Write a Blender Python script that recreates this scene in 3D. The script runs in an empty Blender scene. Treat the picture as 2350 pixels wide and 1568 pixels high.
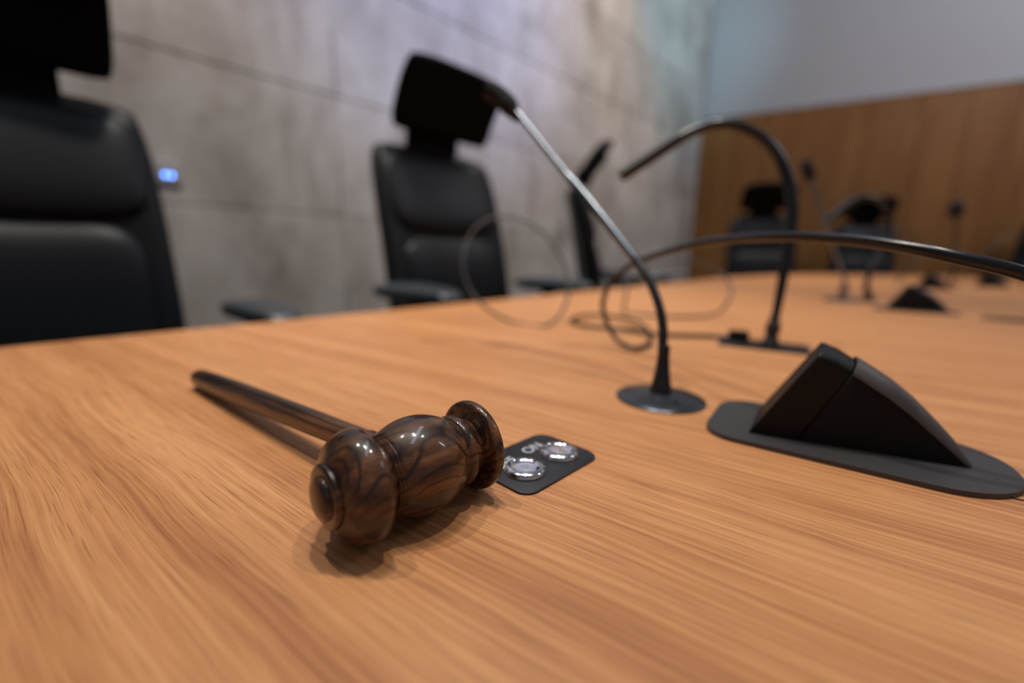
import bpy, bmesh, math, random
from mathutils import Vector, Matrix
random.seed(4)
scene = bpy.context.scene
COL = scene.collection
R = math.radians
TZ = 0.74                      # height of the table top above the floor

# ------------------------------------------------------------------ camera
FPX = 1000.0
PITCH = math.atan((784 - 578) / FPX)
ROLL = R(1.2)
cam_d = bpy.data.cameras.new('camera')
cam_d.sensor_fit = 'HORIZONTAL'
cam_d.sensor_width = 36.0
cam_d.lens = FPX / 2350 * 36.0
cam_d.clip_start = 0.01
cam_d.clip_end = 60
cam_d.dof.use_dof = True
cam_d.dof.focus_distance = 0.198
cam_d.dof.aperture_fstop = 2.3
cam = bpy.data.objects.new('camera', cam_d)
COL.objects.link(cam)
fw = Vector((0, math.cos(PITCH), -math.sin(PITCH)))
r0 = Vector((1, 0, 0))
u0 = Vector((0, math.sin(PITCH), math.cos(PITCH)))
rt = r0 * math.cos(ROLL) + u0 * math.sin(ROLL)
up = -r0 * math.sin(ROLL) + u0 * math.cos(ROLL)
mw = Matrix((rt, up, -fw)).transposed().to_4x4()
mw.translation = (0, 0, TZ + 0.115)
cam.matrix_world = mw
scene.camera = cam

# ------------------------------------------------------------------ world, lights, exposure
vs = scene.view_settings
vs.view_transform = 'Standard'
vs.look = 'None'
vs.exposure = -0.12
vs.gamma = 1.0
vs.use_curve_mapping = False

world = bpy.data.worlds.new('world')
scene.world = world
world.use_nodes = True
bg = world.node_tree.nodes['Background']
bg.inputs[0].default_value = (0.80, 0.84, 1.0, 1)
bg.inputs[1].default_value = 0.15

def spot(name, loc, target, power, color, size=60, blend=0.5, radius=0.03):
    d = bpy.data.lights.new(name, 'SPOT')
    d.energy = power; d.color = color; d.spot_size = R(size); d.spot_blend = blend
    d.shadow_soft_size = radius
    o = bpy.data.objects.new(name, d)
    COL.objects.link(o)
    o.location = loc
    o.rotation_euler = (Vector(target) - Vector(loc)).to_track_quat('-Z', 'Y').to_euler()
    return o

def area(name, loc, target, power, color, sx, sy):
    d = bpy.data.lights.new(name, 'AREA')
    d.energy = power; d.color = color; d.shape = 'RECTANGLE'; d.size = sx; d.size_y = sy
    o = bpy.data.objects.new(name, d)
    COL.objects.link(o)
    o.location = loc
    o.rotation_euler = (Vector(target) - Vector(loc)).to_track_quat('-Z', 'Y').to_euler()
    return o

WARM = (1.0, 0.90, 0.76)
# small ceiling downlights above the table: three of them throw the gavel's crisp triple shadow
spot('downlight', (-0.84, 0.60, 3.35), (0.05, 0.75, TZ), 82, WARM, 50, 1.0, 0.009)
spot('downlight.001', (-0.14, 0.66, 3.35), (0.10, 0.80, TZ), 86, WARM, 50, 1.0, 0.009)
spot('downlight.002', (0.60, 0.50, 3.35), (0.20, 0.75, TZ), 76, WARM, 50, 1.0, 0.009)
spot('downlight.003', (1.5, 1.9, 3.6), (1.3, 1.9, TZ), 95, WARM, 70, 0.8, 0.03)
spot('downlight.004', (2.9, 2.5, 3.6), (2.7, 2.6, TZ), 85, WARM, 70, 0.8, 0.03)
# wall washers on the stone wall and a stage lamp with a cold gel
spot('wall_washer', (0.0, 0.6, 3.9), (-1.4, 1.7, 0.95), 250, (1.0, 0.90, 0.81), 85, 1.0, 0.1)
spot('wall_washer.001', (1.4, 2.6, 3.9), (0.5, 3.4, 0.9), 235, (1.0, 0.88, 0.78), 85, 1.0, 0.1)
spot('stage_light', (1.6, 0.6, 3.6), (-0.35, 2.6, 2.55), 470, (0.33, 0.45, 1.0), 50, 1.0, 0.15)
spot('stage_light.001', (2.8, 2.2, 3.6), (1.55, 4.6, 3.0), 190, (0.40, 0.80, 1.0), 52, 1.0, 0.1)
area('ceiling_panel', (4.0, 1.0, 4.0), (3.4, 4.4, 2.8), 75, (0.9, 0.92, 1.0), 1.6, 0.6)

# long cool ceiling light over the table: the pale streak along cables, gavel and chrome
area('ceiling_strip', (0.15, 0.85, 3.7), (0.15, 0.85, 0.0), 15, (0.66, 0.77, 1.0), 0.28, 2.6)

# ------------------------------------------------------------------ helpers
def link_obj(name, mesh, mat=None, parent=None, smooth=True):
    o = bpy.data.objects.new(name, mesh)
    COL.objects.link(o)
    if mat is not None and not mesh.materials:
        mesh.materials.append(mat)
    if smooth:
        for p in mesh.polygons: p.use_smooth = True
        try:
            mesh.set_sharp_from_angle(angle=R(38))
        except Exception:
            pass
    if parent is not None:
        o.parent = parent
    return o

def bm_obj(name, bm, mat, parent=None, smooth=True):
    bmesh.ops.recalc_face_normals(bm, faces=bm.faces[:])
    me = bpy.data.meshes.new(name)
    bm.to_mesh(me); bm.free()
    return link_obj(name, me, mat, parent, smooth)

def tag(o, label, cat, group=None, kind=None):
    o['label'] = label; o['category'] = cat
    if group: o['group'] = group
    if kind: o['kind'] = kind
    return o

def empty(name, loc, rz=0.0):
    o = bpy.data.objects.new(name, None)
    o.empty_display_size = 0.05
    COL.objects.link(o)
    o.location = loc; o.rotation_euler = (0, 0, rz)
    return o

def copy_tree(o, parent=None):
    c = o.copy()
    COL.objects.link(c)
    c.parent = parent
    for ch in list(o.children):
        copy_tree(ch, c)
    return c

def add_box(bm, c, s, bevel=0.0, rot=None, seg=2):
    r = bmesh.ops.create_cube(bm, size=1.0)
    vv = r['verts']
    m = Matrix.Diagonal((s[0], s[1], s[2], 1))
    if rot is not None: m = rot.to_4x4() @ m
    m = Matrix.Translation(c) @ m
    bmesh.ops.transform(bm, matrix=m, verts=vv)
    if bevel > 0:
        ee = list({e for v in vv for e in v.link_edges})
        bmesh.ops.bevel(bm, geom=ee, offset=bevel, segments=seg, affect='EDGES', profile=0.5)
    return bm

def box(name, c, s, mat, parent=None, bevel=0.0, rot=None, seg=2):
    bm = bmesh.new()
    add_box(bm, c, s, bevel, rot, seg)
    return bm_obj(name, bm, mat, parent)

def frame_for(d):
    d = d.normalized()
    h = Vector((0, 0, 1)) if abs(d.z) < 0.9 else Vector((1, 0, 0))
    a = d.cross(h).normalized()
    return a, a.cross(d).normalized()

def add_lathe(bm, prof, origin, axis, seg=64):
    """prof: (s, r) pairs along the axis."""
    origin = Vector(origin); axis = Vector(axis).normalized()
    a, b = frame_for(axis)
    rings = []
    for s, r in prof:
        c = origin + axis * s
        if r < 1e-6:
            rings.append([bm.verts.new(c)])
        else:
            rings.append([bm.verts.new(c + (a * math.cos(t) + b * math.sin(t)) * r)
                          for t in [2 * math.pi * k / seg for k in range(seg)]])
    for p, q in zip(rings[:-1], rings[1:]):
        if len(p) == 1 and len(q) == 1: continue
        for k in range(seg):
            k2 = (k + 1) % seg
            if len(p) == 1: bm.faces.new((p[0], q[k], q[k2]))
            elif len(q) == 1: bm.faces.new((p[k], q[0], p[k2]))
            else: bm.faces.new((p[k], q[k], q[k2], p[k2]))
    for ring in (rings[0], rings[-1]):
        if len(ring) > 1:
            try: bm.faces.new(ring)
            except Exception: pass

def lathe(name, prof, origin, axis, mat, parent=None, seg=64):
    bm = bmesh.new()
    add_lathe(bm, prof, origin, axis, seg)
    return bm_obj(name, bm, mat, parent)

def spline(pts, n=8, closed=False):
    pts = [Vector(p) for p in pts]
    out = []
    m = len(pts)
    rng = range(m if closed else m - 1)
    for i in rng:
        if closed:
            p0, p1, p2, p3 = pts[(i - 1) % m], pts[i], pts[(i + 1) % m], pts[(i + 2) % m]
        else:
            p1, p2 = pts[i], pts[i + 1]
            p0 = pts[i - 1] if i > 0 else p1 * 2 - p2
            p3 = pts[i + 2] if i + 2 < m else p2 * 2 - p1
        for k in range(n):
            t = k / n
            out.append(0.5 * ((2 * p1) + (p2 - p0) * t + (2 * p0 - 5 * p1 + 4 * p2 - p3) * t * t
                              + (3 * p1 - p0 - 3 * p2 + p3) * t ** 3))
    if not closed: out.append(pts[-1])
    return out

def add_tube(bm, pts, rad, seg=14, closed=False):
    n = len(pts)
    rf = rad if callable(rad) else (lambda t: rad)
    tang = []
    for i in range(n):
        if closed: t = pts[(i + 1) % n] - pts[(i - 1) % n]
        else: t = pts[min(i + 1, n - 1)] - pts[max(i - 1, 0)]
        tang.append(t.normalized())
    a, b = frame_for(tang[0])
    rings = []
    for i in range(n):
        t = tang[i]
        a = (a - t * a.dot(t)).normalized()
        b = t.cross(a).normalized()
        r = rf(i / (n - 1))
        rings.append([bm.verts.new(pts[i] + (a * math.cos(2 * math.pi * k / seg) + b * math.sin(2 * math.pi * k / seg)) * r)
                      for k in range(seg)])
    for i in range(n if closed else n - 1):
        p, q = rings[i], rings[(i + 1) % n]
        off = 0
        if closed and i == n - 1:
            off = min(range(seg), key=lambda o: (p[0].co - q[o].co).length)
        for k in range(seg):
            bm.faces.new((p[k], q[(k + off) % seg], q[(k + 1 + off) % seg], p[(k + 1) % seg]))
    if not closed:
        bm.faces.new(rings[0]); bm.faces.new(rings[-1])

def tube(name, pts, rad, mat, parent=None, n=8, seg=14, closed=False):
    bm = bmesh.new()
    add_tube(bm, spline(pts, n, closed), rad, seg, closed)
    return bm_obj(name, bm, mat, parent)

def add_prism(bm, outline, z0, z1, bevel=0.0, seg=2):
    lo = [bm.verts.new((x, y, z0)) for x, y in outline]
    hi = [bm.verts.new((x, y, z1)) for x, y in outline]
    n = len(outline)
    top = bm.faces.new(hi)
    bm.faces.new(lo)
    for i in range(n):
        bm.faces.new((lo[i], lo[(i + 1) % n], hi[(i + 1) % n], hi[i]))
    if bevel > 0:
        bmesh.ops.bevel(bm, geom=list(top.edges), offset=bevel, segments=seg, affect='EDGES', profile=0.5)

def rrect(x0, x1, y0, y1, rads, n=8):
    """rounded rectangle outline; rads = (x0y0, x1y0, x1y1, x0y1)"""
    out = []
    for (cx, cy, r, a0) in ((x0 + rads[0], y0 + rads[0], rads[0], 180), (x1 - rads[1], y0 + rads[1], rads[1], 270),
                            (x1 - rads[2], y1 - rads[2], rads[2], 0), (x0 + rads[3], y1 - rads[3], rads[3], 90)):
        for k in range(n + 1):
            a = R(a0 + 90 * k / n)
            out.append((cx + r * math.cos(a), cy + r * math.sin(a)))
    return out

def cushion(name, w, h, th, warp, mat, parent=None, nx=16, nz=16, corner=0.05, p=6, back=0.5):
    """padded panel: outline w x h in (x, z), thickness th bulging to +y; warp maps (x, z, y) to the thing's frame."""
    bm = bmesh.new()
    def grid(side):
        g = []
        for j in range(nz + 1):
            v = -1 + 2 * j / nz
            v = math.sin(v * math.pi / 2)
            row = []
            for i in range(nx + 1):
                u = -1 + 2 * i / nx
                u = math.sin(u * math.pi / 2)
                cut = corner * abs(u) ** 4 * abs(v) ** 4
                x = w / 2 * u - math.copysign(cut * min(w, h) * 2, u) * (abs(u) > 0)
                z = h / 2 * v - math.copysign(cut * min(w, h) * 2, v) * (abs(v) > 0)
                e = ((1 - abs(u) ** p) * (1 - abs(v) ** p)) ** 0.5
                y = th * (1 - back) * e if side > 0 else -th * back * e
                row.append((x, z, y))
            g.append(row)
        return g
    F = [[bm.verts.new(warp(*c)) for c in row] for row in grid(1)]
    B = [[bm.verts.new(warp(*c)) for c in row] for row in grid(-1)]
    for g in (F, B):
        for j in range(nz):
            for i in range(nx):
                bm.faces.new((g[j][i], g[j][i + 1], g[j + 1][i + 1], g[j + 1][i]))
    bmesh.ops.remove_doubles(bm, verts=bm.verts[:], dist=1e-5)
    return bm_obj(name, bm, mat, parent)

# ------------------------------------------------------------------ materials
def new_mat(name):
    m = bpy.data.materials.new(name)
    m.use_nodes = True
    nt = m.node_tree
    b = nt.nodes['Principled BSDF']
    return m, nt, b

def N(nt, kind, **kw):
    n = nt.nodes.new(kind)
    for k, v in kw.items():
        setattr(n, k, v)
    return n

def noise(nt, vec, scale, detail=4, rough=0.55, dist=0.0):
    n = N(nt, 'ShaderNodeTexNoise')
    n.inputs['Scale'].default_value = scale
    n.inputs['Detail'].default_value = detail
    n.inputs['Roughness'].default_value = rough
    n.inputs['Distortion'].default_value = dist
    nt.links.new(vec, n.inputs['Vector'])
    return n.outputs[0]

def mapping(nt, vec, scale=(1, 1, 1), rot=(0, 0, 0), loc=(0, 0, 0)):
    m = N(nt, 'ShaderNodeMapping')
    m.inputs['Scale'].default_value = scale
    m.inputs['Rotation'].default_value = rot
    m.inputs['Location'].default_value = loc
    nt.links.new(vec, m.inputs['Vector'])
    return m.outputs[0]

def ramp(nt, fac, stops):
    r = N(nt, 'ShaderNodeValToRGB')
    el = r.color_ramp.elements
    while len(el) < len(stops): el.new(0.5)
    for e, (p, c) in zip(el, stops):
        e.position = p
        e.color = (c[0], c[1], c[2], 1) if hasattr(c, '__len__') else (c, c, c, 1)
    nt.links.new(fac, r.inputs[0])
    return r.outputs[0]

def mix(nt, fac, a, b, mode='MIX'):
    m = N(nt, 'ShaderNodeMix', data_type='RGBA', blend_type=mode)
    for s, v in ((0, fac), (6, a), (7, b)):
        if hasattr(v, 'default_value') or hasattr(v, 'links'):
            nt.links.new(v, m.inputs[s])
        else:
            m.inputs[s].default_value = v if s == 0 else (v[0], v[1], v[2], 1)
    return m.outputs[2]

def math_n(nt, op, a, b):
    m = N(nt, 'ShaderNodeMath', operation=op)
    for i, v in enumerate((a, b)):
        if isinstance(v, (int, float)): m.inputs[i].default_value = v
        else: nt.links.new(v, m.inputs[i])
    return m.outputs[0]

def bump(nt, b, height, strength, dist):
    n = N(nt, 'ShaderNodeBump')
    n.inputs['Strength'].default_value = strength
    n.inputs['Distance'].default_value = dist
    nt.links.new(height, n.inputs['Height'])
    nt.links.new(n.outputs[0], b.inputs['Normal'])

def plain(name, col, rough=0.5, metal=0.0, spec=0.5, grain=None, coat=0.0):
    m, nt, b = new_mat(name)
    b.inputs['Base Color'].default_value = (*col, 1)
    b.inputs['Roughness'].default_value = rough
    b.inputs['Metallic'].default_value = metal
    b.inputs['Specular IOR Level'].default_value = spec
    b.inputs['Coat Weight'].default_value = coat
    b.inputs['Coat Roughness'].default_value = 0.1
    tc = N(nt, 'ShaderNodeTexCoord').outputs['Object']
    sc, st, di = grain if grain else (400, 0.1, 0.0003)
    nz = noise(nt, tc, sc, 2)
    bump(nt, b, nz, st, di)
    c = ramp(nt, nz, [(0.3, tuple(v * 0.9 for v in col)), (0.7, tuple(min(1, v * 1.1) for v in col))])
    nt.links.new(c, b.inputs['Base Color'])
    return m

def oak(name, rot, light, mid, dark, pore, rough=0.4, zoom=1.0, axis='X', bstr=0.25, spec=0.35):
    """veneer whose grain runs along the rotated x axis"""
    m, nt, b = new_mat(name)
    tc = N(nt, 'ShaderNodeTexCoord').outputs['Object']
    v = mapping(nt, tc, rot=rot)
    warp = noise(nt, mapping(nt, v, (3 * zoom, 9 * zoom, 3 * zoom)), 1.0, 2)
    wv = N(nt, 'ShaderNodeVectorMath', operation='MULTIPLY_ADD')
    nt.links.new(warp, wv.inputs[0])
    wv.inputs[1].default_value = (0.0, 0.022 / zoom, 0.0)
    nt.links.new(v, wv.inputs[2])
    v2 = wv.outputs[0]
    band = noise(nt, mapping(nt, v2, (1.6 * zoom, 38 * zoom, 38 * zoom)), 1.0, 5, 0.6)
    fib = noise(nt, mapping(nt, v2, (8 * zoom, 420 * zoom, 420 * zoom)), 1.0, 4, 0.7)
    por = noise(nt, mapping(nt, v2, (26 * zoom, 1500 * zoom, 1500 * zoom)), 1.0, 1, 0.4)
    blot = noise(nt, mapping(nt, v, (2.2 * zoom, 7 * zoom, 7 * zoom)), 1.0, 2)
    f = math_n(nt, 'ADD', math_n(nt, 'MULTIPLY', band, 0.36), math_n(nt, 'MULTIPLY', fib, 0.54))
    f = math_n(nt, 'ADD', f, math_n(nt, 'MULTIPLY', blot, 0.10))
    c = ramp(nt, f, [(0.38, dark), (0.49, mid), (0.60, light)])
    pm = ramp(nt, por, [(0.60, 0.0), (0.74, 0.7)])
    c = mix(nt, pm, c, pore)
    nt.links.new(c, b.inputs['Base Color'])
    rr = ramp(nt, fib, [(0.3, rough + 0.08), (0.7, rough - 0.05)])
    nt.links.new(rr, b.inputs['Roughness'])
    b.inputs['Specular IOR Level'].default_value = spec
    h = math_n(nt, 'SUBTRACT', math_n(nt, 'MULTIPLY', fib, 0.6), math_n(nt, 'MULTIPLY', pm, 0.7))
    bump(nt, b, h, bstr, 0.0006 / zoom)
    return m

def rosewood(name):
    m, nt, b = new_mat(name)
    tc = N(nt, 'ShaderNodeTexCoord').outputs['Object']
    # local x runs along the turned piece
    v = mapping(nt, tc, (1, 1, 1), loc=(0.0, 0.0, 0.0))
    w = noise(nt, mapping(nt, v, (9, 60, 60)), 1.0, 3, 0.6)
    wv = N(nt, 'ShaderNodeVectorMath', operation='MULTIPLY_ADD')
    nt.links.new(w, wv.inputs[0]); wv.inputs[1].default_value = (0.0, 0.005, 0.006)
    nt.links.new(v, wv.inputs[2])
    v2 = wv.outputs[0]
    fig = noise(nt, mapping(nt, v2, (6, 105, 105)), 1.0, 3, 0.55, 0.3)
    fine = noise(nt, mapping(nt, v2, (30, 1000, 1000)), 1.0, 4, 0.7)
    line = N(nt, 'ShaderNodeTexWave', wave_type='RINGS', rings_direction='X')
    line.inputs['Scale'].default_value = 95
    line.inputs['Distortion'].default_value = 3
    line.inputs['Detail'].default_value = 3
    line.inputs['Detail Scale'].default_value = 1.2
    nt.links.new(mapping(nt, v2, (0.12, 1, 1), loc=(0, 0.004, -0.012)), line.inputs[0])
    c = ramp(nt, fig, [(0.36, (0.010, 0.005, 0.004)), (0.45, (0.055, 0.021, 0.010)), (0.55, (0.125, 0.050, 0.019)), (0.70, (0.23, 0.098, 0.036))])
    lm = ramp(nt, line.outputs[1], [(0.0, 0.92), (0.16, 0.25), (0.4, 0.0)])
    c = mix(nt, lm, c, (0.012, 0.006, 0.004))
    fm = ramp(nt, fine, [(0.40, 0.0), (0.72, 0.75)])
    c = mix(nt, fm, c, (0.02, 0.009, 0.005))
    nt.links.new(c, b.inputs['Base Color'])
    b.inputs['Roughness'].default_value = 0.40
    b.inputs['Specular IOR Level'].default_value = 0.3
    b.inputs['Coat Weight'].default_value = 0.6
    b.inputs['Coat Roughness'].default_value = 0.09
    bump(nt, b, fine, 0.12, 0.0002)
    return m

def stone(name):
    m, nt, b = new_mat(name)
    tc = N(nt, 'ShaderNodeTexCoord').outputs['Object']
    oi = N(nt, 'ShaderNodeObjectInfo').outputs['Random']
    big = noise(nt, tc, 1.6, 6, 0.62, 0.7)
    med = noise(nt, mapping(nt, tc, (5, 5, 2.2)), 1.0, 6, 0.65, 0.6)
    fin = noise(nt, tc, 60, 4, 0.7)
    c = ramp(nt, big, [(0.34, (0.23, 0.205, 0.18)), (0.5, (0.40, 0.37, 0.335)), (0.66, (0.55, 0.52, 0.48))])
    c2 = ramp(nt, med, [(0.34, (0.21, 0.175, 0.14)), (0.52, (0.42, 0.385, 0.35)), (0.70, (0.57, 0.55, 0.52))])
    c = mix(nt, 0.5, c, c2)
    tint = ramp(nt, oi, [(0.0, 0.88), (1.0, 1.08)])
    c = mix(nt, 1.0, c, tint, 'MULTIPLY')
    nt.links.new(c, b.inputs['Base Color'])
    b.inputs['Roughness'].default_value = 0.7
    b.inputs['Specular IOR Level'].default_value = 0.25
    bump(nt, b, fin, 0.25, 0.002)
    return m

M_TABLE = oak('oak_table_veneer', (0, 0, R(35)), (0.73, 0.358, 0.150), (0.59, 0.263, 0.104), (0.42, 0.165, 0.064), (0.24, 0.09, 0.033), 0.42)
M_PANEL = oak('wall_oak_veneer', (0, R(90), 0), (0.34, 0.155, 0.042), (0.26, 0.11, 0.027), (0.17, 0.066, 0.016), (0.12, 0.045, 0.012), 0.5, 0.3, bstr=0.05)
M_ROSE = rosewood('rosewood')
M_STONE = stone('stone_slab')
M_JOINT = plain('stone_joint', (0.25, 0.23, 0.205), 0.9)
M_WHITE = plain('painted_plaster', (0.46, 0.46, 0.47), 0.8, grain=(90, 0.1, 0.001))
M_FLOOR = plain('carpet_tile', (0.05, 0.05, 0.055), 0.95, grain=(300, 0.4, 0.004))
M_LEATHER = plain('black_leather', (0.0055, 0.0070, 0.0084), 0.42, spec=0.22, grain=(260, 0.35, 0.0012))
M_MESH = plain('black_fabric', (0.0035, 0.0045, 0.0055), 0.6, spec=0.05, grain=(600, 0.3, 0.001))
M_PLASTIC = plain('black_plastic', (0.012, 0.012, 0.014), 0.38, grain=(900, 0.12, 0.0003))
M_ARM = plain('arm_pad_polyurethane', (0.034, 0.042, 0.050), 0.34, grain=(500, 0.2, 0.0005))
M_METAL = plain('polished_aluminium', (0.62, 0.63, 0.65), 0.22, 1.0, grain=(300, 0.04, 0.0002))
M_ROD = plain('brushed_steel_rod', (0.22, 0.25, 0.28), 0.25, 1.0, grain=(300, 0.05, 0.0002))
M_BTN = plain('chrome_button', (0.78, 0.80, 0.84), 0.14, 1.0, grain=(300, 0.02, 0.0001))
M_GLOSS = plain('glossy_black_lacquer', (0.012, 0.013, 0.016), 0.20, spec=0.6, grain=(300, 0.02, 0.0001))
M_DISC = plain('satin_gunmetal', (0.055, 0.062, 0.075), 0.26, 0.6, spec=0.6, grain=(300, 0.03, 0.0001))
M_BOX = plain('textured_black_abs', (0.006, 0.0055, 0.0055), 0.55, spec=0.25, grain=(2200, 0.5, 0.0004))
M_BOXD = plain('smooth_black_abs', (0.003, 0.003, 0.0035), 0.5, spec=0.3, grain=(2200, 0.2, 0.0003))
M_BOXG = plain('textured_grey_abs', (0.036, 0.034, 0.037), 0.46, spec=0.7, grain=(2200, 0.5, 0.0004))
M_LIT_TOP = plain('lit_top_grey_abs', (0.085, 0.078, 0.080), 0.45, spec=0.7, grain=(2200, 0.5, 0.0004))  # rear shell under overhead light: brightness put into the colour, sides kept darker
M_PLATE = plain('anodised_dark_plate', (0.022, 0.023, 0.029), 0.45, 0.2, grain=(2000, 0.25, 0.0002))
M_PRINT = plain('white_print', (0.55, 0.56, 0.60), 0.6)
M_CABLE = plain('cable_rubber', (0.008, 0.008, 0.009), 0.24, spec=0.55, grain=(300, 0.03, 0.0002))
M_GREY = plain('grey_cable_sleeve', (0.045, 0.04, 0.04), 0.45)
M_FOAM = plain('foam_windscreen', (0.008, 0.008, 0.009), 0.9, grain=(700, 0.8, 0.002))
M_GROOVE = plain('dark_groove', (0.035, 0.022, 0.015), 0.8)

# ------------------------------------------------------------------ setting
def struct(o):
    o['kind'] = 'structure'
    return o

fl = box('floor', (1.5, 2.0, -0.03), (14, 14, 0.06), M_FLOOR)
struct(fl)

AZ1 = R(43)                                   # run of the stone wall
E1 = Vector((math.sin(AZ1), math.cos(AZ1), 0)); W1 = Vector((-math.cos(AZ1), math.sin(AZ1), 0))
D1 = 2.0
AZ2 = R(121)                                  # run of the oak-panelled wall
E2 = Vector((math.sin(AZ2), math.cos(AZ2), 0)); W2 = Vector((-math.cos(AZ2), math.sin(AZ2), 0))
CORNER = Vector((1.99, 5.06, 0))
WH = 4.4
s_corner = CORNER.dot(E1)

def wall_rot(E): return Matrix.Rotation(math.atan2(E.y, E.x), 3, 'Z')

# stone wall: backing, then slabs with open joints
s0 = -4.6
back = box('wall_left', E1 * ((s0 + s_corner) / 2) + W1 * (D1 + 0.12) + Vector((0, 0, WH / 2)), (s_corner - s0, 0.18, WH), M_JOINT, rot=wall_rot(E1))
struct(back)
xs = [s0] + [0.98 + 1.7 * k for k in range(-3, 3)] + [s_corner]
zs = [0.0, 0.5, 1.0, 1.505, 2.02, 2.54, 3.06, 3.58, 4.1, 4.4]
for i in range(len(xs) - 1):
    for j in range(len(zs) - 1):
        a, b_ = xs[i] + 0.0006, xs[i + 1] - 0.0006
        z0, z1 = zs[j] + 0.0018, zs[j + 1] - 0.0018
        dep = 0.03 + random.uniform(-0.0015, 0.0015)
        c = E1 * ((a + b_) / 2) + W1 * (D1 + 0.03 - dep / 2) + Vector((0, 0, (z0 + z1) / 2))
        box('stone_slab', c, (b_ - a, dep, z1 - z0), M_STONE, back, 0.003, wall_rot(E1), 1)

# far wall: painted upper part behind, oak panels below
L2 = 7.8
wb = box('wall_back', CORNER + E2 * (L2 / 2) + W2 * 0.14 + Vector((0, 0, WH / 2)), (L2, 0.2, WH), M_WHITE, rot=wall_rot(E2))
struct(wb)
PZ = 2.275
pw = 0.6
for k in range(13):
    c = CORNER + E2 * (pw * (k + 0.5)) + W2 * 0.015 + Vector((0, 0, PZ / 2 + 0.02))
    o = box('oak_panel', c, (pw - 0.004, 0.03, PZ - 0.04), M_PANEL, wb, 0.002, wall_rot(E2), 1)
tr = box('trim_1', CORNER + E2 * (L2 / 2) + W2 * 0.012 + Vector((0, 0, PZ + 0.008)), (L2, 0.046, 0.016), M_WHITE, rot=wall_rot(E2), bevel=0.002)
struct(tr)

# ------------------------------------------------------------------ conference table
tab = empty('conference_table', (0, 0, 0))
tag(tab, 'large oak-veneered conference table carrying the gavel and microphones', 'table')
edge = [(-1.63, -0.727), (-0.564, 0.466), (0.35, 1.489), (1.263, 2.510), (1.70, 2.88), (2.05, 3.13), (2.40, 3.31),
        (2.75, 3.41), (3.06, 3.43), (3.40, 3.34), (3.70, 3.16), (3.95, 2.85), (4.02, 2.4), (3.8, 1.5),
        (2.9, 0.1), (1.7, -1.3), (0.2, -1.9), (-1.0, -1.7)]
bm = bmesh.new()
add_prism(bm, edge, TZ - 0.04, TZ, 0.004, 2)
bm_obj('tabletop', bm, M_TABLE, tab)
inner = [(1.3 + (x - 1.3) * 0.5, 0.8 + (y - 0.8) * 0.5) for x, y in edge]
bm = bmesh.new()
add_prism(bm, inner, 0.0, TZ - 0.04)
bm_obj('pedestal', bm, M_PANEL, tab)
# the joint in the veneer that runs out from under the box by the right edge
jd = Vector((0.0068, -0.0037, 0)).normalized()
jc = Vector((0.2469, 0.1990, TZ + 0.0002)) + jd * 0.25 - jd * 0.012
box('joint_line', jc, (0.5, 0.0011, 0.0005), M_GROOVE, tab, rot=wall_rot(jd))

# ------------------------------------------------------------------ gavel
def V(x, y, z): return Vector((x, y, z + TZ))

g_az = R(44.34)
gax = Vector((math.sin(g_az), math.cos(g_az), -0.017)).normalized()
gc = V(-0.0601, 0.1572, 0.0229)
gav = empty('gavel', (gc.x, gc.y, TZ), 0)
tag(gav, 'dark polished rosewood gavel lying on the table', 'gavel')

def turned(name, prof, origin, axis, parent, seg=96):
    """lathe in a local frame whose x runs along the axis, so the grain follows it"""
    bm = bmesh.new()
    add_lathe(bm, prof, (0, 0, 0), (1, 0, 0), seg)
    o = bm_obj(name, bm, M_ROSE, parent)
    x = Vector(axis).normalized()
    y = Vector((0, 0, 1)).cross(x).normalized()
    z = x.cross(y)
    m = Matrix((x, y, z)).transposed().to_4x4()
    m.translation = Vector(origin)
    o.matrix_parent_inverse = Matrix.Translation(-parent.location)
    o.matrix_basis = m
    return o

def arc(s0, r0, s1, r1, sm, rm, n=10):
    out = []
    for k in range(n + 1):
        t = k / n
        # quadratic through the middle point
        cs = 2 * sm - (s0 + s1) / 2; cr = 2 * rm - (r0 + r1) / 2
        out.append(((1 - t) ** 2 * s0 + 2 * t * (1 - t) * cs + t * t * s1, (1 - t) ** 2 * r0 + 2 * t * (1 - t) * cr + t * t * r1))
    return out

cap = [(-0.0168, 0.0), (-0.0167, 0.0030), (-0.0164, 0.0055), (-0.0158, 0.0074), (-0.0150, 0.0084), (-0.0142, 0.0087),
       (-0.0137, 0.0088), (-0.0136, 0.0094), (-0.0137, 0.0112), (-0.0134, 0.0122), (-0.0127, 0.0127), (-0.0119, 0.0128), (-0.0114, 0.0126), (-0.011, 0.0)]
turned('end_button', cap, gc, gax, gav)
bulb = [(-0.0113, 0.0), (-0.0113, 0.0127), (-0.0109, 0.0134)] + arc(-0.0107, 0.0137, 0.0, 0.0229, -0.0066, 0.0201) + \
       [(0.0016, 0.0229), (0.0030, 0.0226), (0.0040, 0.0220), (0.0046, 0.0210), (0.0049, 0.0195), (0.0051, 0.0175), (0.0055, 0.0160), (0.0062, 0.0155), (0.0080, 0.0155),
        (0.0088, 0.0160), (0.0092, 0.0170), (0.0097, 0.0173), (0.0102, 0.0170), (0.0104, 0.0166), (0.0107, 0.0170), (0.0111, 0.0173), (0.0115, 0.0171), (0.0117, 0.0167), (0.0120, 0.0168)] + \
       arc(0.0121, 0.0170, 0.0440, 0.0168, 0.0280, 0.0216, 24) + \
       [(0.0443, 0.0160), (0.0448, 0.0154), (0.0454, 0.0157), (0.0459, 0.0164)] + arc(0.0461, 0.0166, 0.0530, 0.0148, 0.0494, 0.0168, 8) + \
       [(0.0534, 0.0141), (0.0542, 0.0140), (0.0555, 0.0140), (0.0557, 0.0)]
turned('barrel', bulb, gc, gax, gav)
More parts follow.
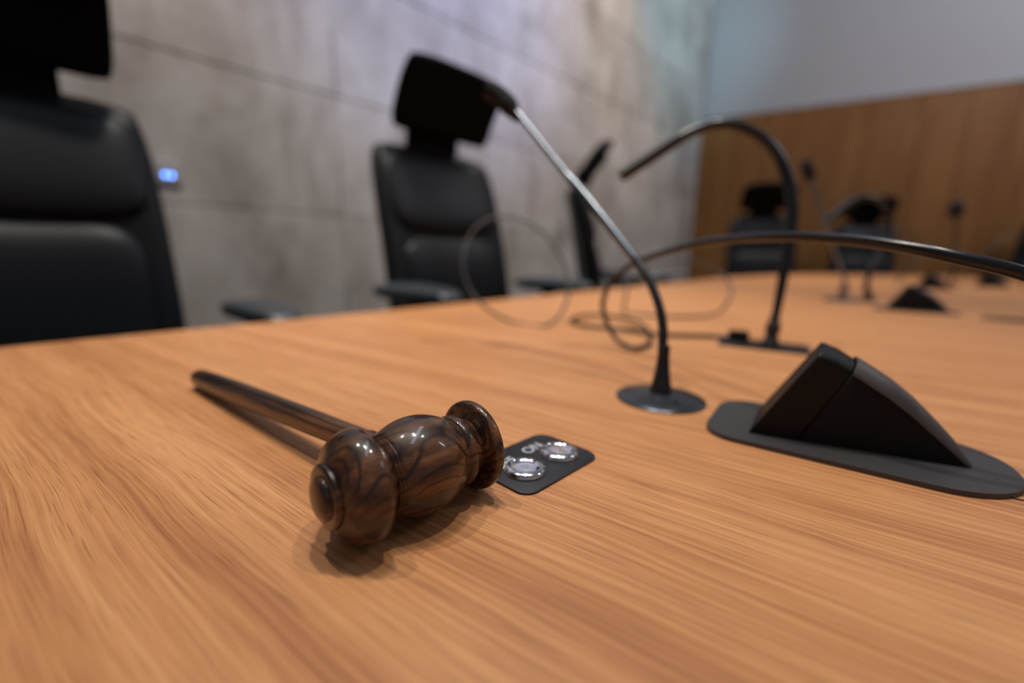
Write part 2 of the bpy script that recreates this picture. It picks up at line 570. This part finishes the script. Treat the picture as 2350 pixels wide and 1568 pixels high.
flange = [(0.0550, 0.0), (0.0550, 0.0142), (0.0556, 0.0160), (0.0560, 0.0182), (0.0563, 0.0200), (0.0567, 0.0209), (0.0574, 0.0215), (0.0584, 0.0218), (0.0596, 0.0218), (0.0606, 0.0215), (0.0613, 0.0208), (0.0617, 0.0198),
          (0.0622, 0.0180), (0.0632, 0.0130), (0.0634, 0.0100), (0.0646, 0.0088), (0.0662, 0.0078), (0.0670, 0.0050), (0.0673, 0.0)]
turned('flange', flange, gc, gax, gav)
h0 = gc + gax * 0.0284
h1 = V(-0.2596, 0.3468, 0.0078)
HL = (h1 - h0).length
hp = [(0.012, 0.0), (0.012, 0.0060), (0.024, 0.0060), (0.026, 0.0068), (0.0275, 0.0071), (0.029, 0.0068), (0.031, 0.0062), (0.0335, 0.0066), (0.036, 0.0070), (0.0375, 0.0070), (0.039, 0.0066), (0.042, 0.0065),
      (0.08, 0.0069), (0.13, 0.0075), (0.18, 0.0079), (0.22, 0.0080), (0.25, 0.0078), (HL - 0.008, 0.0074), (HL - 0.004, 0.0068), (HL - 0.0015, 0.0054), (HL, 0.0034), (HL + 0.0006, 0.0)]
turned('handle', hp, h0, h1 - h0, gav)

# ------------------------------------------------------------------ button plate on the table
bp = empty('button_plate', V(0.0213, 0.2234, 0.0), R(90 - 44))      # local x along the row of buttons
tag(bp, 'small black control plate with two chrome push buttons beside the gavel', 'control plate')
bm = bmesh.new()
add_prism(bm, rrect(-0.0345, 0.0285, -0.0158, 0.0290, (0.008,) * 4), 0.0, 0.0012, 0.0004, 2)
bm_obj('plate', bm, M_PLATE, bp)
for (wx, wy) in ((0.0084, 0.2127), (0.0286, 0.2337)):
    p = Matrix.Rotation(-R(46), 3, 'Z') @ Vector((wx - 0.0213, wy - 0.2234, 0))
    prof = [(0.0, 0.0110), (0.0016, 0.0110), (0.0026, 0.0104), (0.0032, 0.0092), (0.0033, 0.0084), (0.0027, 0.0078), (0.0024, 0.0070), (0.0022, 0.0050), (0.0021, 0.0030), (0.0023, 0.0012), (0.0024, 0.0)]
    o = lathe('push_button', prof, (p.x, p.y, 0.0011), (0, 0, 1), M_BTN, bp, 48)
    o['label'] = 'chrome push button'

def text_mesh(name, body, size, mat, parent, loc, rz, extrude=0.0001):
    cu = bpy.data.curves.new(name + '_curve', 'FONT')
    cu.body = body; cu.size = size; cu.extrude = extrude; cu.align_x = 'CENTER'; cu.align_y = 'CENTER'; cu.offset = 0.00012
    tmp = bpy.data.objects.new(name + '_tmp', cu)
    COL.objects.link(tmp)
    bpy.context.view_layer.update()
    dg = bpy.context.evaluated_depsgraph_get()
    me = bpy.data.meshes.new_from_object(tmp.evaluated_get(dg))
    bpy.data.objects.remove(tmp)
    me.name = name
    me.materials.clear()
    o = link_obj(name, me, mat, parent, False)
    o.location = loc; o.rotation_euler = (0, 0, rz)
    return o
text_mesh('lettering', 'ON', 0.0098, M_PRINT, bp, (0.0066, 0.0170, 0.0014), R(3))
text_mesh('lettering', 'OFF', 0.0095, M_PRINT, bp, (-0.0190, 0.0148, 0.0014), R(3))

# ------------------------------------------------------------------ gooseneck microphones
def P(*t): return [V(*q) for q in t]
def mic(label, base_xy, group='gooseneck microphones'):
    m = empty('gooseneck_microphone', V(base_xy[0], base_xy[1], 0))
    tag(m, label, 'microphone', group)
    return m
def put(o, m):
    """built in world coordinates: keep it in place under its root"""
    o.parent = m
    o.matrix_parent_inverse = Matrix.Translation(-m.location)
    return o

# nearest one: round flange, bent neck and a long steel rod
m1 = mic('gooseneck microphone with round flange and slim steel rod reaching up in front of a headrest', (0.1216, 0.3388))
b1 = (0.1216, 0.3388)
put(lathe('base', [(0, 0.0), (0, 0.0348), (0.0012, 0.0349), (0.0022, 0.0335), (0.0038, 0.026), (0.0052, 0.019), (0.0064, 0.0135), (0.0068, 0.0)], V(*b1, 0), (0, 0, 1), M_DISC), m1)
put(lathe('set_screw', [(0, 0.0), (0, 0.0027), (0.0012, 0.0027), (0.0016, 0.0016), (0.0016, 0)], V(0.1262, 0.3180, 0.0036), (0, 0, 1), M_BOXD, seg=20), m1)
put(lathe('boot', [(0, 0.0), (0, 0.0090), (0.002, 0.0090), (0.006, 0.0078), (0.016, 0.0060), (0.028, 0.0048), (0.034, 0.0046), (0.036, 0.0050), (0.038, 0.0046), (0.038, 0.0)], V(0.1216, 0.3388, 0.006), (0.02, 0.10, 1), M_PLASTIC, seg=32), m1)
neck1 = P((0.1216, 0.3388, 0.008), (0.1222, 0.3437, 0.0267), (0.1235, 0.3497, 0.0434), (0.1250, 0.3576, 0.0566), (0.1240, 0.3692, 0.0733), (0.1192, 0.3854, 0.0924), (0.1101, 0.4034, 0.1107), (0.1020, 0.4145, 0.123))
put(tube('flexible_neck', neck1, 0.0039, M_CABLE), m1)
put(tube('rod', P((0.1101, 0.4034, 0.1107), (0.0947, 0.4246, 0.1343), (0.0709, 0.4554, 0.1697), (0.0442, 0.4865, 0.2066), (0.0167, 0.5171, 0.2461), (-0.0045, 0.5390, 0.2755)),
          lambda t: 0.0042 if t < 0.48 else (0.0045 if t < 0.52 else 0.0034), M_ROD), m1)
put(tube('capsule', P((0.0015, 0.534, 0.262), (-0.0085, 0.541, 0.277), (-0.020, 0.546, 0.289), (-0.034, 0.549, 0.297)), lambda t: 0.0045 + 0.0062 * min(1, t * 3.0), M_FOAM, seg=20), m1)

# second one: arched neck over a rectangular flush plate
m2 = mic('arched black gooseneck microphone with a slim capsule pointing down left', (0.3316, 0.5486))
put(lathe('boot', [(0, 0.0), (0, 0.0115), (0.004, 0.0112), (0.010, 0.0080), (0.018, 0.0072), (0.022, 0.0090), (0.027, 0.0090), (0.031, 0.0066), (0.040, 0.0058), (0.040, 0.0)], V(0.3316, 0.5486, 0.002), (0.14, 0.19, 1), M_PLASTIC, seg=32), m2)
neck2 = P((0.3316, 0.5486, 0.0028), (0.3355, 0.5537, 0.0275), (0.3415, 0.5605, 0.0606), (0.3468, 0.5665, 0.0992), (0.3518, 0.5734, 0.1429), (0.3538, 0.5813, 0.1811), (0.3488, 0.5901, 0.2140),
          (0.3365, 0.5982, 0.2432), (0.3164, 0.6082, 0.2671), (0.2876, 0.6164, 0.2823), (0.2613, 0.6221, 0.2849), (0.2348, 0.6255, 0.2767), (0.2108, 0.6279, 0.2638))
put(tube('flexible_neck', neck2, lambda t: 0.0050 + 0.0022 * min(1, max(0, (t - 0.12) * 4)), M_CABLE), m2)
put(tube('capsule', P((0.2170, 0.6273, 0.2680), (0.2050, 0.6285, 0.2600), (0.1452, 0.6342, 0.2197)), lambda t: 0.0075 if t < 0.06 else 0.0086, M_PLASTIC, seg=20), m2)

# flush plate under it
fp = empty('table_box', V(0.3300, 0.5610, 0.0), R(-31))
tag(fp, 'black flush connector plate under the arched microphone', 'connector plate')
bm = bmesh.new()
add_prism(bm, rrect(-0.052, 0.052, -0.030, 0.030, (0.004,) * 4), 0.0, 0.0022, 0.0006)
bm_obj('frame', bm, M_PLATE, fp)
box('lid', (0.006, 0.0, 0.0028), (0.080, 0.046, 0.0012), M_GLOSS, fp, 0.0004)

# far microphones
mD = mic('slender microphone with an oval foam head leaning left above the far table', (0.911, 1.209))
put(lathe('base', [(0, 0.0), (0, 0.045), (0.004, 0.046), (0.008, 0.034), (0.012, 0.012), (0.013, 0)], V(0.911, 1.209, 0), (0, 0, 1), M_ROD, seg=40), mD)
put(tube('stem', P((0.911, 1.209, 0.005), (0.9111, 1.2092, 0.0373), (0.9105, 1.2145, 0.0632), (0.8824, 1.2309, 0.1426), (0.8507, 1.2477, 0.2242), (0.8149, 1.2681, 0.3234)), lambda t: 0.009 if t < 0.3 else 0.0045, M_ROD), mD)
put(lathe('windscreen', [(0, 0), (0.002, 0.009), (0.012, 0.0150), (0.03, 0.0170), (0.046, 0.0155), (0.058, 0.0095), (0.062, 0)], V(0.8149, 1.2681, 0.3234), (-0.0203, 0.0113, 0.0548), M_FOAM, seg=28), mD)
mE = mic('upright microphone with a round foam head at the far right of the table', (2.1234, 2.1395))
put(lathe('base', [(0, 0.0), (0, 0.045), (0.004, 0.046), (0.008, 0.034), (0.012, 0.012), (0.013, 0)], V(2.1234, 2.1395, 0), (0, 0, 1), M_PLASTIC, seg=40), mE)
put(tube('stem', P((2.1234, 2.1395, 0.005), (2.1234, 2.1395, 0.0928), (2.1254, 2.1607, 0.1957), (2.1290, 2.1862, 0.3192)), 0.005, M_CABLE), mE)
put(lathe('windscreen', [(0, 0), (0.003, 0.014), (0.015, 0.027), (0.04, 0.032), (0.065, 0.027), (0.08, 0.016), (0.085, 0)], V(2.1290, 2.1862, 0.3192), (-0.0021, 0.02, 0.0987), M_FOAM, seg=28), mE)
mF = mic('arched microphone hooking over in front of the far rounded chair', (0.9850, 1.2109))
mF.location.z = TZ
put(lathe('base', [(0, 0.0), (0, 0.018), (0.004, 0.018), (0.010, 0.010), (0.03, 0.007), (0.03, 0)], V(0.9850, 1.2109, 0), (0, 0, 1), M_PLASTIC, seg=32), mF)
put(tube('flexible_neck', P((0.9850, 1.2109, 0.005), (0.9723, 1.2095, 0.0386), (0.9811, 1.2168, 0.0741), (1.0087, 1.2290, 0.1334), (1.0314, 1.2412, 0.1926), (1.0304, 1.2509, 0.2396), (1.0057, 1.2576, 0.2721), (0.9694, 1.2598, 0.2831), (0.9360, 1.2582, 0.2753)), 0.0065, M_CABLE), mF)
put(tube('capsule', P((0.9440, 1.2575, 0.281), (0.925, 1.259, 0.266), (0.8616, 1.2648, 0.2080)), lambda t: 0.008 if t < 0.06 else 0.0112, M_PLASTIC, seg=20), mF)

# ------------------------------------------------------------------ cables
cA = empty('thick_cable', V(0.1453, 0.5123, 0))
tag(cA, 'thick black cable looping on the table and arching out of the right edge', 'cable')
pts = P((0.3112, 0.5920, 0.0042), (0.2858, 0.6051, 0.0042), (0.2485, 0.6042, 0.0042), (0.2072, 0.6095, 0.0042), (0.1727, 0.6442, 0.0042), (0.1124, 0.6761, 0.0042), (0.0992, 0.7277, 0.0042), (0.1342, 0.7894, 0.0042),
        (0.1907, 0.7758, 0.0042), (0.1987, 0.6666, 0.0100), (0.1886, 0.5850, 0.0050), (0.1694, 0.5348, 0.0042), (0.1453, 0.5123, 0.0042), (0.1302, 0.5350, 0.0109), (0.1182, 0.5444, 0.0318), (0.1139, 0.5490, 0.0543),
        (0.1200, 0.5438, 0.0783), (0.1346, 0.5226, 0.0996), (0.1524, 0.4847, 0.1135), (0.1744, 0.4260, 0.1259), (0.1898, 0.3758, 0.1300), (0.2014, 0.3350, 0.1303), (0.2124, 0.3039, 0.1283), (0.2214, 0.2778, 0.1254),
        (0.2301, 0.2566, 0.1214), (0.2399, 0.2403, 0.1167), (0.2577, 0.2235, 0.1095), (0.2777, 0.2113, 0.0997), (0.2949, 0.1977, 0.0834), (0.312, 0.180, 0.055), (0.335, 0.155, 0.018), (0.37, 0.12, 0.0075), (0.43, 0.08, 0.0048))
put(tube('cord', pts, lambda t: 0.0028 + 0.0010 * min(1, max(0, (t - 0.40) * 5)), M_CABLE, n=7), cA)
bm = bmesh.new()
add_box(bm, V(0.312, 0.5915, 0.0085), (0.026, 0.018, 0.013), 0.002, wall_rot(Vector((1, -0.5, 0))))
put(bm_obj('plug', bm, M_BOXD), cA)

def loop(label, pts, r, mat, closed=True):
    o = tube('thin_cable', P(*pts), r, mat, closed=closed, n=7, seg=10)
    tag(o, label, 'cable', 'thin cable loops')
    return o
loop('thin grey cable loop standing in front of the middle office chair',
     [(0.0541, 0.6747, 0.0030), (0.0835, 0.6974, 0.0310), (0.0916, 0.7251, 0.0661), (0.0799, 0.7541, 0.1080), (0.0477, 0.7832, 0.1503), (0.0070, 0.7979, 0.1718), (-0.0392, 0.7981, 0.1731),
      (-0.0746, 0.7822, 0.1455), (-0.0865, 0.7519, 0.0973), (-0.0741, 0.7329, 0.0549), (-0.0480, 0.7169, 0.0266), (-0.0043, 0.7107, 0.0030)], 0.0023, M_GREY)
loop('thin grey cable loop behind the neck of the nearest microphone',
     [(0.2230, 0.8576, 0.0030), (0.2640, 0.8096, 0.0030), (0.3091, 0.7994, 0.0030), (0.3848, 0.8300, 0.0050), (0.4019, 0.8189, 0.0261), (0.4203, 0.8452, 0.0545), (0.4103, 0.8818, 0.0834),
      (0.3706, 0.8956, 0.1011), (0.3177, 0.8959, 0.1026), (0.2622, 0.8831, 0.0897), (0.2296, 0.8674, 0.0633), (0.2200, 0.8504, 0.0305)], 0.0023, M_GREY)
loop('faint thin cable arching between the far chair and the small black box',
     [(1.6749, 1.9278, 0.0040), (1.7403, 1.9388, 0.1098), (1.7577, 1.9542, 0.1846), (1.7282, 1.9637, 0.2306), (1.6709, 1.9661, 0.2424), (1.62, 1.97, 0.20), (1.60, 1.975, 0.10), (1.60, 1.98, 0.004)], 0.004, M_GREY, False)
loop('faint thin cable arch beside the far upright microphone',
     [(2.02, 1.90, 0.0045), (2.00, 1.90, 0.0943), (2.03, 1.905, 0.1732), (2.09, 1.91, 0.2178), (2.16, 1.91, 0.2194), (2.20, 1.905, 0.1673), (2.20, 1.90, 0.0790), (2.20, 1.90, 0.0045)], 0.004, M_GREY, False)

# ------------------------------------------------------------------ wedge-shaped table loudspeaker boxes
def make_wedge():
    root = empty('table_speaker', (0, 0, 0))
    # local x along the plate, y across it (away from the camera), z up
    bm = bmesh.new()
    add_prism(bm, rrect(-0.025, 0.128, -0.0150, 0.0720, (0.020, 0.040, 0.040, 0.024), 10), 0.0, 0.0030, 0.0016, 3)
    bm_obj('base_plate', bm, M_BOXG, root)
    MID = 0.0285
    def section(xb, xt, zt, hw, dome, n=13):
        """cross-section: bottom at xb, top at (xt, zt); half width hw(x)"""
        pts = []
        wb_, wt = hw(xb), hw(xt)
        pts.append((xb, MID - wb_, 0.0025))
        for k in range(n):
            t = -1 + 2 * k / (n - 1)
            zz = zt + dome * (1 - abs(t) ** 5)
            pts.append((xt + dome * 0.35 * (1 - abs(t) ** 5), MID + wt * t, zz))
        pts.append((xb, MID + wb_, 0.0025))
        return pts
    hw = lambda x: max(0.0035, 0.0285 - 0.0235 * x / 0.109)
    def loft(name, secs, mat):
        bm = bmesh.new()
        rows = [[bm.verts.new(p) for p in s] for s in secs]
        m = len(rows[0])
        for a, b in zip(rows[:-1], rows[1:]):
            for k in range(m - 1):
                bm.faces.new((a[k], a[k + 1], b[k + 1], b[k]))
            bm.faces.new((a[m - 1], a[0], b[0], b[m - 1]))
        bm.faces.new(rows[0]); bm.faces.new(rows[-1])
        o = bm_obj(name, bm, mat, root)
        bv = o.modifiers.new('bevel', 'BEVEL'); bv.width = 0.0012; bv.segments = 2; bv.limit_method = 'ANGLE'; bv.angle_limit = R(40)
        return o
    def cover():  # added thin skin, paler grey to paint the light on the upward-facing top
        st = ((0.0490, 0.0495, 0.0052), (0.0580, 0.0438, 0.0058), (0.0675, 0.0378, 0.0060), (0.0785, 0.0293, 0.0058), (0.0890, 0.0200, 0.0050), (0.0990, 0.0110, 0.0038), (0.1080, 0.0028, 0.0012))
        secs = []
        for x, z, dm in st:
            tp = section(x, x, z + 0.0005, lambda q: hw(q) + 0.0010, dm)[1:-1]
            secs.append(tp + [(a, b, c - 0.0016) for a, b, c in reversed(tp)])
        loft('lit_top_strip', secs, M_LIT_TOP)
    loft('front_module', [section(0.0005, 0.0310, 0.0580, hw, 0.0035), section(0.0150, 0.0400, 0.0545, hw, 0.0040), section(0.0276, 0.0488, 0.0486, hw, 0.0045)], M_BOXD)
    hw2 = lambda x: hw(x) + 0.0006
    loft('rear_shell', [section(0.0278, 0.0490, 0.0495, hw2, 0.0052), section(0.046, 0.0580, 0.0438, hw2, 0.0058), section(0.058, 0.0675, 0.0378, hw2, 0.0060), section(0.072, 0.0785, 0.0293, hw2, 0.0058),
                        section(0.085, 0.0890, 0.0200, hw2, 0.0050), section(0.097, 0.0990, 0.0110, hw2, 0.0038), section(0.107, 0.1080, 0.0028, hw2, 0.0012)], M_BOX)
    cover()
    lathe('screw_head', [(0, 0), (0, 0.0013), (0.0005, 0.0011), (0.0007, 0)], (0.1165, 0.0150, 0.0029), (0, 0, 1), M_ROD, root, 16)
    return root
wd = make_wedge()
WROT = R(-35)
wd.location = V(0.1537, 0.2661, 0.0); wd.rotation_euler = (0, 0, WROT)
tag(wd, 'large black wedge-shaped table box on an oval plate in the right foreground', 'table box', 'wedge table boxes')
for loc, lab in (((0.8711, 1.0101), 'small blurred black wedge box on the far table, nearer of the distant ones'),
                 ((1.6819, 1.8323), 'tiny black wedge box just behind the small blurred wedge box'),
                 ((2.1650, 2.0500), 'tiny black wedge box below the far upright microphone')):
    c = copy_tree(wd)
    c.location = V(loc[0], loc[1], 0.0)
    c['label'] = lab
fp2 = copy_tree(fp)
fp2.location = V(1.010, 0.862, 0.0)
fp2.rotation_euler = (0, 0, R(-52))
fp2['label'] = 'black flush connector plate at the right edge of the picture'

# ------------------------------------------------------------------ office chairs
def make_chair():
    root = empty('office_chair', (0, 0, 0))
    ZB, ZT = 0.50, 1.163
    def recl(z):                      # the back leans away and bows slightly
        t = (z - ZB) / (ZT - ZB)
        return -0.135 * t + 0.03 * math.sin(t * math.pi) * 0.6
    def bend(x): return 0.5 * x * x   # wrapped sides come forward
    zc, hh = (ZB + ZT) / 2, ZT - ZB
    def wid(z): return 1.0 + 0.05 * (ZT - z) / hh
    cushion('backrest', 0.452, hh, 0.075, lambda x, z, y: (x * wid(z + zc), y + recl(z + zc) + bend(x) - 0.02, z + zc), M_LEATHER, root, 24, 28, 0.022, 16, 0.6)
    u0_, u1_ = 0.905, 1.145
    cushion('upper_pad', 0.41, u1_ - u0_, 0.050, lambda x, z, y: (x, y + recl(z + (u0_ + u1_) / 2) + bend(x) + 0.000 + 0.012 * (0.5 - z / (u1_ - u0_)), z + (u0_ + u1_) / 2), M_LEATHER, root, 16, 12, 0.05, 5, 0.5)
    l0, l1 = 0.54, 0.898
    cushion('lumbar_pad', 0.38, l1 - l0, 0.070, lambda x, z, y: (x, y + recl(z + (l0 + l1) / 2) + bend(x) + 0.000, z + (l0 + l1) / 2 + 0.018 * (x / 0.19) ** 2 * (1 if z > 0 else 0)), M_LEATHER, root, 16, 16, 0.05, 4, 0.5)
    # headrest on its bracket, tipped forward
    HA = R(33)
    def head(x, z, y):
        bowed = 1.0 * x * x + 1.5 * (z * z)
        yy = y + bowed - 0.012
        return (x, -0.062 + math.sin(HA) * z + math.cos(HA) * yy, 1.288 + math.cos(HA) * z - math.sin(HA) * yy)
    cushion('headrest', 0.36, 0.205, 0.048, head, M_MESH, root, 20, 14, 0.025, 10, 0.5)
    box('headrest_bracket', (0, -0.135, 1.185), (0.19, 0.022, 0.13), M_MESH, root, 0.006, Matrix.Rotation(R(-8), 3, 'X'))
    box('spine', (0, -0.10, 0.80), (0.10, 0.035, 0.62), M_PLASTIC, root, 0.01, Matrix.Rotation(R(11), 3, 'X'))
    cushion('seat', 0.50, 0.48, 0.10, lambda x, z, y: (x, 0.25 + z, 0.455 + y), M_LEATHER, root, 14, 14, 0.06, 6, 0.4)
    for s in (-1, 1):
        bm = bmesh.new()
        add_box(bm, (s * 0.275, 0.13, 0.60), (0.022, 0.055, 0.28), 0.006)
        add_box(bm, (s * 0.235, 0.13, 0.455), (0.10, 0.055, 0.02), 0.005)
        arm = bm_obj('armrest', bm, M_PLASTIC, root)
        def pad(x, z, y, s=s):
            return (s * 0.272 + x * (1 - 0.1 * z / 0.13), 0.150 + z, 0.748 + y + 0.006 * math.cos(z * 9))
        cushion('arm_pad', 0.10, 0.30, 0.044, pad, M_ARM, arm, 10, 14, 0.10, 4, 0.55)
    lathe('gas_column', [(0.07, 0), (0.07, 0.03), (0.25, 0.03), (0.25, 0.018), (0.41, 0.018), (0.41, 0.0)], (0, 0.24, 0), (0, 0, 1), M_PLASTIC, root, 20)
    for k in range(5):
        a = R(72 * k + 18)
        bm = bmesh.new()
        d = Vector((math.cos(a), math.sin(a), 0))
        c0 = Vector((0, 0.24, 0))
        add_tube(bm, [c0 + d * 0.02 + Vector((0, 0, 0.10)), c0 + d * 0.16 + Vector((0, 0, 0.092)), c0 + d * 0.31 + Vector((0, 0, 0.072))], lambda t: 0.022 - 0.007 * t, 10)
        leg = bm_obj('leg', bm, M_METAL, root)
        pc = c0 + d * 0.31
        lathe('caster', [(-0.018, 0), (-0.018, 0.024), (-0.014, 0.028), (0.014, 0.028), (0.018, 0.024), (0.018, 0)], (pc.x, pc.y, 0.0285), d.cross(Vector((0, 0, 1))), M_PLASTIC, leg, 20)
    return root
ch = make_chair()
CH_GROUP = 'black office chairs around the table'
chairs = [((-0.9155, 0.8276), 133, 'large black leather office chair at the left edge of the picture'),
          ((-0.163, 1.371), 133, 'black leather office chair with tipped headrest behind the steel microphone rod'),
          ((0.440, 2.268), 97, 'black office chair seen from the side near the corner of the stone wall'),
          ((1.802, 3.225), 195, 'black office chair against the oak panels behind the arched microphone'),
          ((3.005, 3.835), 205, 'black office chair far behind the small wedge box'),
          ((4.06, 3.34), 235, 'black office chair cut off by the right edge of the picture')]
for i, (xy, az, lab) in enumerate(chairs):
    c = ch if i == 0 else copy_tree(ch)
    c.location = (xy[0], xy[1], 0)
    c.rotation_euler = (0, 0, -R(az))
    tag(c, lab, 'chair', CH_GROUP)
    if i >= 3:                        # far chairs: arms set low, tucked under the table edge
        for a_ in [k for k in c.children if k.name.startswith('armrest')]:
            a_.location = (0, 0, -0.08)
# the nearest chair has its arms set wider, lower and further forward
for a_ in [k for k in ch.children if k.name.startswith('armrest')]:
    sx = -1 if a_.data.vertices[0].co.x < 0 else 1
    a_.location = (sx * 0.05, 0.075, -0.030)

# ------------------------------------------------------------------ blue indicator on the stone wall
sw = empty('wall_indicator', Vector((-1.2259, 1.6179, 0.3533 + TZ)) - W1 * 0.0, math.atan2(E1.y, E1.x))
tag(sw, 'small wall-mounted indicator with two glowing blue lamps on the stone wall', 'indicator')
box('cover', (0, -0.006, 0.012), (0.075, 0.012, 0.085), plain('indicator_cover', (0.36, 0.34, 0.33), 0.5), sw, 0.003)
mb, nt, b = new_mat('blue_lamp')
b.inputs['Base Color'].default_value = (0.1, 0.2, 0.6, 1)
b.inputs['Emission Color'].default_value = (0.10, 0.30, 1.0, 1)
b.inputs['Emission Strength'].default_value = 8
for s in (-1, 1):
    lathe('lamp', [(0, 0), (0, 0.0065), (0.002, 0.006), (0.004, 0.0035), (0.0045, 0)], (s * 0.0095, -0.012, 0.0), (0, -1, 0), mb, sw, 20)
